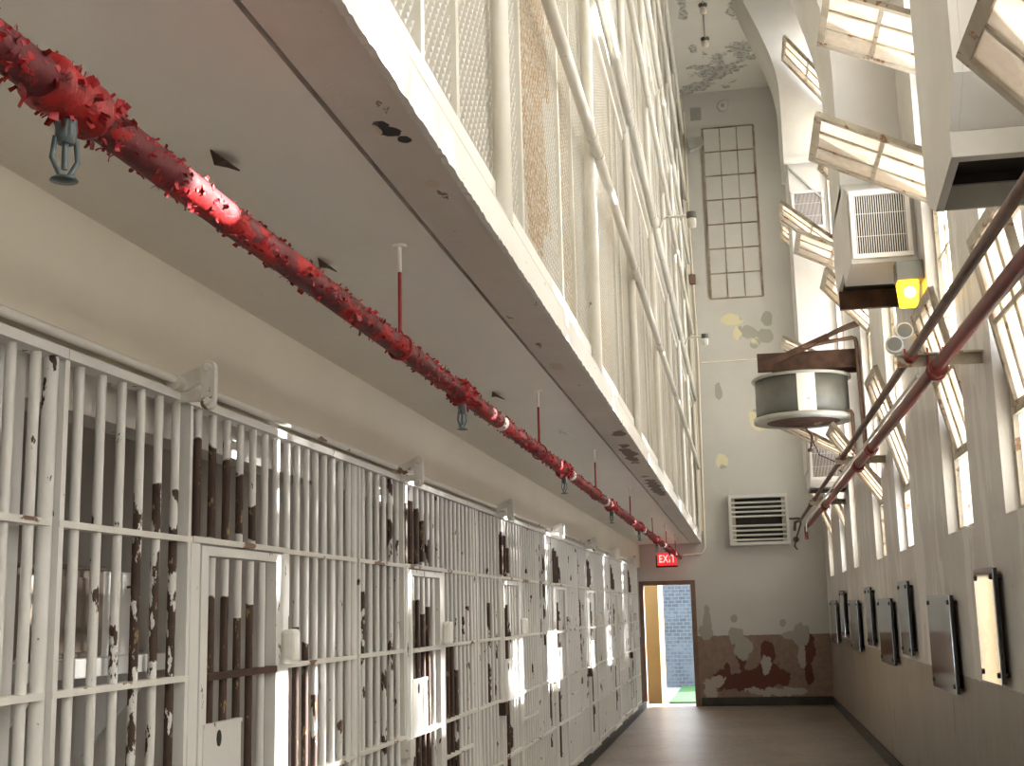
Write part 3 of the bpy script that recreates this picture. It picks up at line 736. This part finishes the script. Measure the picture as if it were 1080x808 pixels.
MB().tube([(.12,-.1,-.06),(.20,-.15,-.02),(.46,-.2,.055),(.49,-.2,.05),(.505,-.2,.02),(.505,-.2,-.45),(.34,-.25,-.60)], .022, 12).build('return_pipe', M['brown_pipe'], h)
MB().tube([(.0,-.1,-.08),(.08,-.12,-.2),(.05,-.12,-.33)], .012, 8).tube([(.06,-.12,-.2),(.14,-.12,-.4),(.36,-.2,-.52)], .007, 8).lathe((.05,-.12,-.36), [(.03,0),(.03,.03),(.012,.035)], 10).build('valve', M['rust'], h)
MB().tube([(.0,0,-.02),(.0,-.0,-.09)], .02, 10).build('drain_nipple', M['brown_pipe'], h)

# ------------------------------------------------------------------ lamps on the window wall
t = thing('yellow_wall_lamp', (0,0,0), 'glowing yellow lamp under a grey box beside the bright grille', 'lamp')
MB().box(1.18,1.370,8.99,9.14,3.845,3.985).build('housing', M['grey_steel'], t, .008)
MB().prism([(1.185,3.842),(1.33,3.842),(1.315,3.665),(1.20,3.665)], 'y', 8.985, 9.12).build('lens', M['lamp_yellow'], t, .012)
MB().lathe((1.262,8.982,3.75), [(.001,.0),(.035,.001),(.045,.004)], 16, 'y').build('bulb_glow', M['lamp_core'], t)
t = thing('emergency_light', (0,0,0), 'white two-headed emergency light on the pier under the yellow lamp', 'light')
MB().box(1.17,1.370,9.22,9.40,3.37,3.50).build('box', M['duct'], t, .01)
for (x,z,yy) in ((1.22,3.50,9.13),(1.14,3.40,9.10)):
    hd = MB().lathe((x,yy,z), [(.058,-.04),(.062,-.03),(.058,.03),(.03,.09)], 20, 'y').build('lamp_head', M['duct'], t)
    MB().lathe((x,yy-.041,z), [(.05,.0),(.05,-.004)], 20, 'y').build('lens', M['grey_steel'], hd)

# ------------------------------------------------------------------ steel plaques on the right wall
PL = [(7.19,7.75,1.165,1.785,'brushed steel wall plaque nearest the viewer, hung in the higher row'),(8.74,9.76,1.015,1.655,'broad steel wall plaque second from the viewer, lower row'),
      (10.9,11.5,1.18,1.79,'steel wall plaque third from the viewer, higher row'),(12.2,13.3,1.045,1.658,'steel wall plaque fourth from the viewer, lower row'),
      (14.07,14.6,1.17,1.79,'narrow steel wall plaque fifth from the viewer, higher row'),(15.7,16.9,1.05,1.66,'steel wall plaque sixth from the viewer, lower row'),
      (17.8,18.4,1.18,1.80,'steel wall plaque next to last before the end wall, higher row'),(19.35,20.5,1.05,1.675,'last steel wall plaque before the end wall, lower row')]
for (ya,yb,za,zb,lab) in PL:
    t = thing('wall_plaque', (XR,(ya+yb)/2,za), lab, 'plaque', 'steel plaques on the window wall')
    hw = (yb-ya)/2; H = zb-za
    MB().box(-.058,-.05,-hw,hw,0,H).build('plate', M['steel_plate'], t, .002)
    MB().box(-.049,-.03,-hw+.004,hw-.004,.004,H-.004).build('shade_backing', M['black'], t)  # black sheet stands in for the shadow gap behind the plate
    for y in (-hw+.05,hw-.05):
        for z in (.05,H-.05): MB().lathe((-.066,y,z), [(.014,0),(.016,.006),(.016,.008)], 12, 'x').lathe((-.03,y,z), [(.012,0),(.012,.03)], 12, 'x').build('standoff', M['black'], t)

# ------------------------------------------------------------------ end wall fittings
t = thing('louvre_heater', (0,0,0), 'white framed louvred heater on the end wall between the pipes', 'heater')
x0,x1,z0,z1 = -.175,.815,2.63,3.47; yf = YE-.22
MB().box(x0,x1,yf,YE,z0,z0+.05).box(x0,x1,yf,YE,z1-.05,z1).box(x0,x0+.05,yf,YE,z0+.05,z1-.05).box(x1-.05,x1,yf,YE,z0+.05,z1-.05).build('frame', M['duct'], t, .004)
MB().box(x0+.05,x1-.05,YE-.08,YE-.06,z0+.05,z1-.05).build('shade_backing', M['dark'], t)  # dark sheet paints the shade between the louvres
for i in range(9):
    if i == 4: continue
    z = z0+.09+.078*i
    MB().beam((x0+.05,yf+.03,z),(x1-.05,yf+.03,z),.05,.016,(0,-.5,1)).build('louvre', M['duct'], t)
for x in (x0+.08,x1-.08): MB().box(x-.03,x+.03,yf+.06,yf+.08,z0+.05,z1-.05).build('side_rail', M['frame_white'], t)
t = thing('shut_off_valve', (.86,YE-.2,2.95), 'small rusty valve and elbow beside the louvred heater', 'valve')
MB().tube([(-.047,0,.10),(.12,0,.10),(.14,0,.08),(.14,0,-.02)], .016, 10).build('elbow', M['rust'], t)
MB().tube([(.13,.0,-.02),(.05,-.02,-.25),(.02,-.02,-.36),(.06,-.02,-.42)], .014, 8).lathe((.05,-.02,-.25), [(.05,0),(.05,.015)], 12, 'y').build('handle', M['rust'], t)

t = thing('window_14', (0,0,0), 'painted-over steel window high in the end wall', 'window', kind='structure')
x0,x1,z0,z1 = -.285,.615,6.95,10.1
fr = MB(); 
for x in (x0,x1): fr.box(x-.02,x+.02,YE-.035,YE,z0,z1)
for j in (1,2): fr.box(x0+(x1-x0)*j/3-.009,x0+(x1-x0)*j/3+.009,YE-.025,YE,z0,z1)
for j in range(8): fr.box(x0,x1,YE-.03,YE,z0+(z1-z0)*j/7-.010,z0+(z1-z0)*j/7+.010)
fr.build('window_frame', M['muntin'], t)
pn = MB().box(x0,x1,YE-.012,YE-.002,z0,z1).build('window_pane', M['end'], t)

def pipe_thing(name, pts, r, mat, lab, cat):
    m = MB().tube(pts, r, 10); o = m.build(name, mat); tag(o, lab, cat); return o
pipe_thing('conduit', [(-.60,YE-.016,10.45),(-.60,YE-.016,8.4),(-.56,YE-.016,5.9),(-.60,YE-.016,3.0),(-.60,YE-.016,2.62),(-.65,YE-.016,2.52),(-.98,YE-.016,2.50)], .016, M['header'], 'long vertical conduit on the end wall left of the painted window', 'conduit')
pipe_thing('conduit', [(-.5,YE-.01,5.82),(1.0,YE-.01,5.84)], .010, M['header'], 'thin horizontal conduit across the end wall under the painted window', 'conduit')
o = MB().box(-.83,-.62,YE-.05,YE,2.9,10.7).build('trim_5', M['header']); tag(o, 'raised strip in the corner of the end wall beside the mesh', 'trim', kind='structure')
o = MB().box(-.48,-.29,YE-.02,YE,10.28,10.52).build('vent_cover', M['rim'], None, .004); tag(o, 'small square grey vent cover high on the end wall', 'vent')
t = thing('wall_bell', (.1,YE,10.5), 'round pale bell high on the end wall under the ceiling', 'bell')
MB().lathe((0,-.06,0), [(.10,.06),(.10,.02),(.085,.0)], 20, 'y').build('dome', M['duct'], t); MB().box(-.03,.03,-.075,-.06,-.03,.03).build('hub', M['rim'], t)
t = thing('floodlight', (-.37,YE,9.75), 'grey floodlight on the end wall left of the painted window', 'light')
MB().beam((-.02,0,0),(-.02,-.12,.05),.03,.03).build('arm', M['rust'], t)
MB().prism([(-.20,.12),(.08,.12),(.10,.02),(-.02,-.08),(-.16,-.12)], 'y', -.26, -.10).build('head', M['rim'], t, .01)
t = thing('junction_box', (-.60,YE-.05,7.3), 'brown stained junction box on the corner strip of the end wall', 'box')
MB().box(-.03,.07,-.05,0,-.08,.10).build('body', M['frame_brown'], t, .01); MB().box(-.04,.05,-.058,-.05,-.07,.09).build('cover', M['frame_brown'], t, .004)
for (y, lab) in ((18.5,'nearer ceiling light on the high ceiling with a cream jar'),(19.7,'farther ceiling light hanging from the high ceiling')):
    t = thing('ceiling_light', (-.13,y,ZT), lab, 'light', 'small lights on the high ceiling')
    MB().lathe((0,0,-.05), [(.07,.05),(.07,.02),(.04,0)], 16).build('base', M['grey_steel'], t)
    MB().lathe((0,0,-.16), [(.02,0),(.05,.02),(.055,.06),(.04,.11)], 16).build('jar', M['header'], t)
pipe_thing('conduit', [(-.13,15.0,ZT-.015),(-.13,19.7,ZT-.015)], .012, M['rim'], 'thin conduit across the high ceiling joining its two lights', 'conduit')

# EXIT sign
t = thing('exit_sign', (-1.23,21.55,2.43), 'lit red exit sign hanging over the end doorway', 'sign')
MB().box(-.16,.16,-.02,.02,-.105,.105).build('face', M['exit'], t, .004)
MB().box(-.19,.17,-.028,.028,-.135,-.106).build('base_bar', M['black'], t, .004)
MB().box(-.19,-.17,-.02,.02,-.106,.06).build('side_bracket', M['black'], t)
MB().tube([(-.02,0,.105),(-.02,0,.267)], .006, 8).build('stem', M['black'], t)
cu = bpy.data.curves.new('exit_text', 'FONT'); cu.body = 'EXIT'; cu.size = .165; cu.align_x = 'CENTER'; cu.align_y = 'CENTER'; cu.space_character = 1.14; cu.extrude = .002; cu.offset = .003
to = bpy.data.objects.new('exit_text', cu); COL.objects.link(to)
bpy.context.view_layer.update()
me = bpy.data.meshes.new_from_object(to.evaluated_get(bpy.context.evaluated_depsgraph_get()))
bpy.data.objects.remove(to)
me.materials.clear(); me.materials.append(M['exit_letter'])
lo = bpy.data.objects.new('lettering', me); COL.objects.link(lo); lo.parent = t; lo.location = (0,-.023,0); lo.rotation_euler = (PI/2,0,0); lo.scale = (.74,1.05,1)

# doorway
t = thing('door_1', (0,0,0), 'brown framed open doorway in the end wall', 'door', kind='structure')
MB().box(DX0-.05,DX0+.02,YE-.03,22.14,0,DZ+.05).box(DX1-.02,DX1+.06,YE-.03,22.14,0,DZ+.05).box(DX0+.02,DX1-.02,YE-.03,22.14,DZ-.02,DZ+.05).build('door_frame', M['frame_brown'], t)
struct('step', MB().box(-2.0,-.6,22.06,22.75,-.2,-.01), M['threshold'], 'pale concrete step outside the end doorway', 'step')
# outdoors
struct('ground_outside', MB().box(-6,3,22.75,40,-.3,-.06), M['threshold'], 'concrete ground outside the doorway', 'ground')
tag(MB().box(-1.40,2.2,23.4,28.2,-.07,-.03).build('lawn', M['grass']), 'bright green lawn seen through the doorway', 'grass', kind='stuff')
struct('wall_outside', MB().box(-3.2,3.0,28.3,28.6,-.1,2.62), M['brick'], 'blue grey brick wall beyond the lawn', 'wall')
struct('wall_outside_pillar', MB().box(-2.6,-1.50,22.9,24.3,-.06,4.2), M['yellow_door'], 'yellow pier just outside the doorway, its side in bright sun', 'pillar')

# ------------------------------------------------------------------ light
w = bpy.data.worlds.new('sky'); S.world = w; w.use_nodes = True
bg = w.node_tree.nodes['Background']; bg.inputs[0].default_value = (1.0, 1.0, 1.0, 1); bg.inputs[1].default_value = 2.2
su = bpy.data.lights.new('sun', 'SUN'); su.energy = 9; su.angle = math.radians(.8); su.color = (1, .97, .92)
so = bpy.data.objects.new('sun', su); COL.objects.link(so)
so.rotation_euler = Vector((-3.1, -1.55, -1.14)).to_track_quat('-Z', 'Y').to_euler()
for (ya, yb) in WIN:
    pl = bpy.data.lights.new('window_portal', 'AREA'); pl.shape = 'RECTANGLE'; pl.size = ZW-ZS; pl.size_y = yb-ya
    pl.cycles.is_portal = True
    po = bpy.data.objects.new('window_portal', pl); COL.objects.link(po); po.location = (XW+.03, (ya+yb)/2, (ZS+ZW)/2); po.rotation_euler = (0, PI/2, 0)
pl = bpy.data.lights.new('door_portal', 'AREA'); pl.shape = 'RECTANGLE'; pl.size = DX1-DX0; pl.size_y = DZ; pl.cycles.is_portal = True
po = bpy.data.objects.new('door_portal', pl); COL.objects.link(po); po.location = ((DX0+DX1)/2, 22.12, DZ/2); po.rotation_euler = (-PI/2, 0, 0)

# ------------------------------------------------------------------ camera (1080x808 frame; focal length 1335 px)
cam = bpy.data.cameras.new('camera'); co = bpy.data.objects.new('camera', cam); COL.objects.link(co)
cam.sensor_fit = 'HORIZONTAL'; cam.sensor_width = 36; cam.lens = 36*1335/1080; cam.clip_start = .05; cam.clip_end = 200
f = 1335.0; a, b, r = 785-540, 404-641, .023
dy = Vector((a, b, -f)).normalized(); tt = -f*f/(a*r-b); dz = Vector((r*tt, -tt, -f)).normalized()
if dz.y < 0: dz = -dz
dx = dy.cross(dz); dz = dx.cross(dy)
Rw = Matrix((dx, dy, dz))
co.matrix_world = Matrix.Translation((0,0,1.6)) @ Rw.to_4x4()
S.camera = co

S.view_settings.view_transform = 'Standard'; S.view_settings.look = 'None'; S.view_settings.gamma = 1; S.view_settings.use_curve_mapping = False
S.view_settings.exposure = 2.25
cy = S.cycles
cy.max_bounces = 14; cy.diffuse_bounces = 8; cy.glossy_bounces = 4; cy.transparent_max_bounces = 24; cy.transmission_bounces = 8
cy.use_denoising = True; cy.sample_clamp_indirect = 8; cy.caustics_reflective = False; cy.caustics_refractive = False
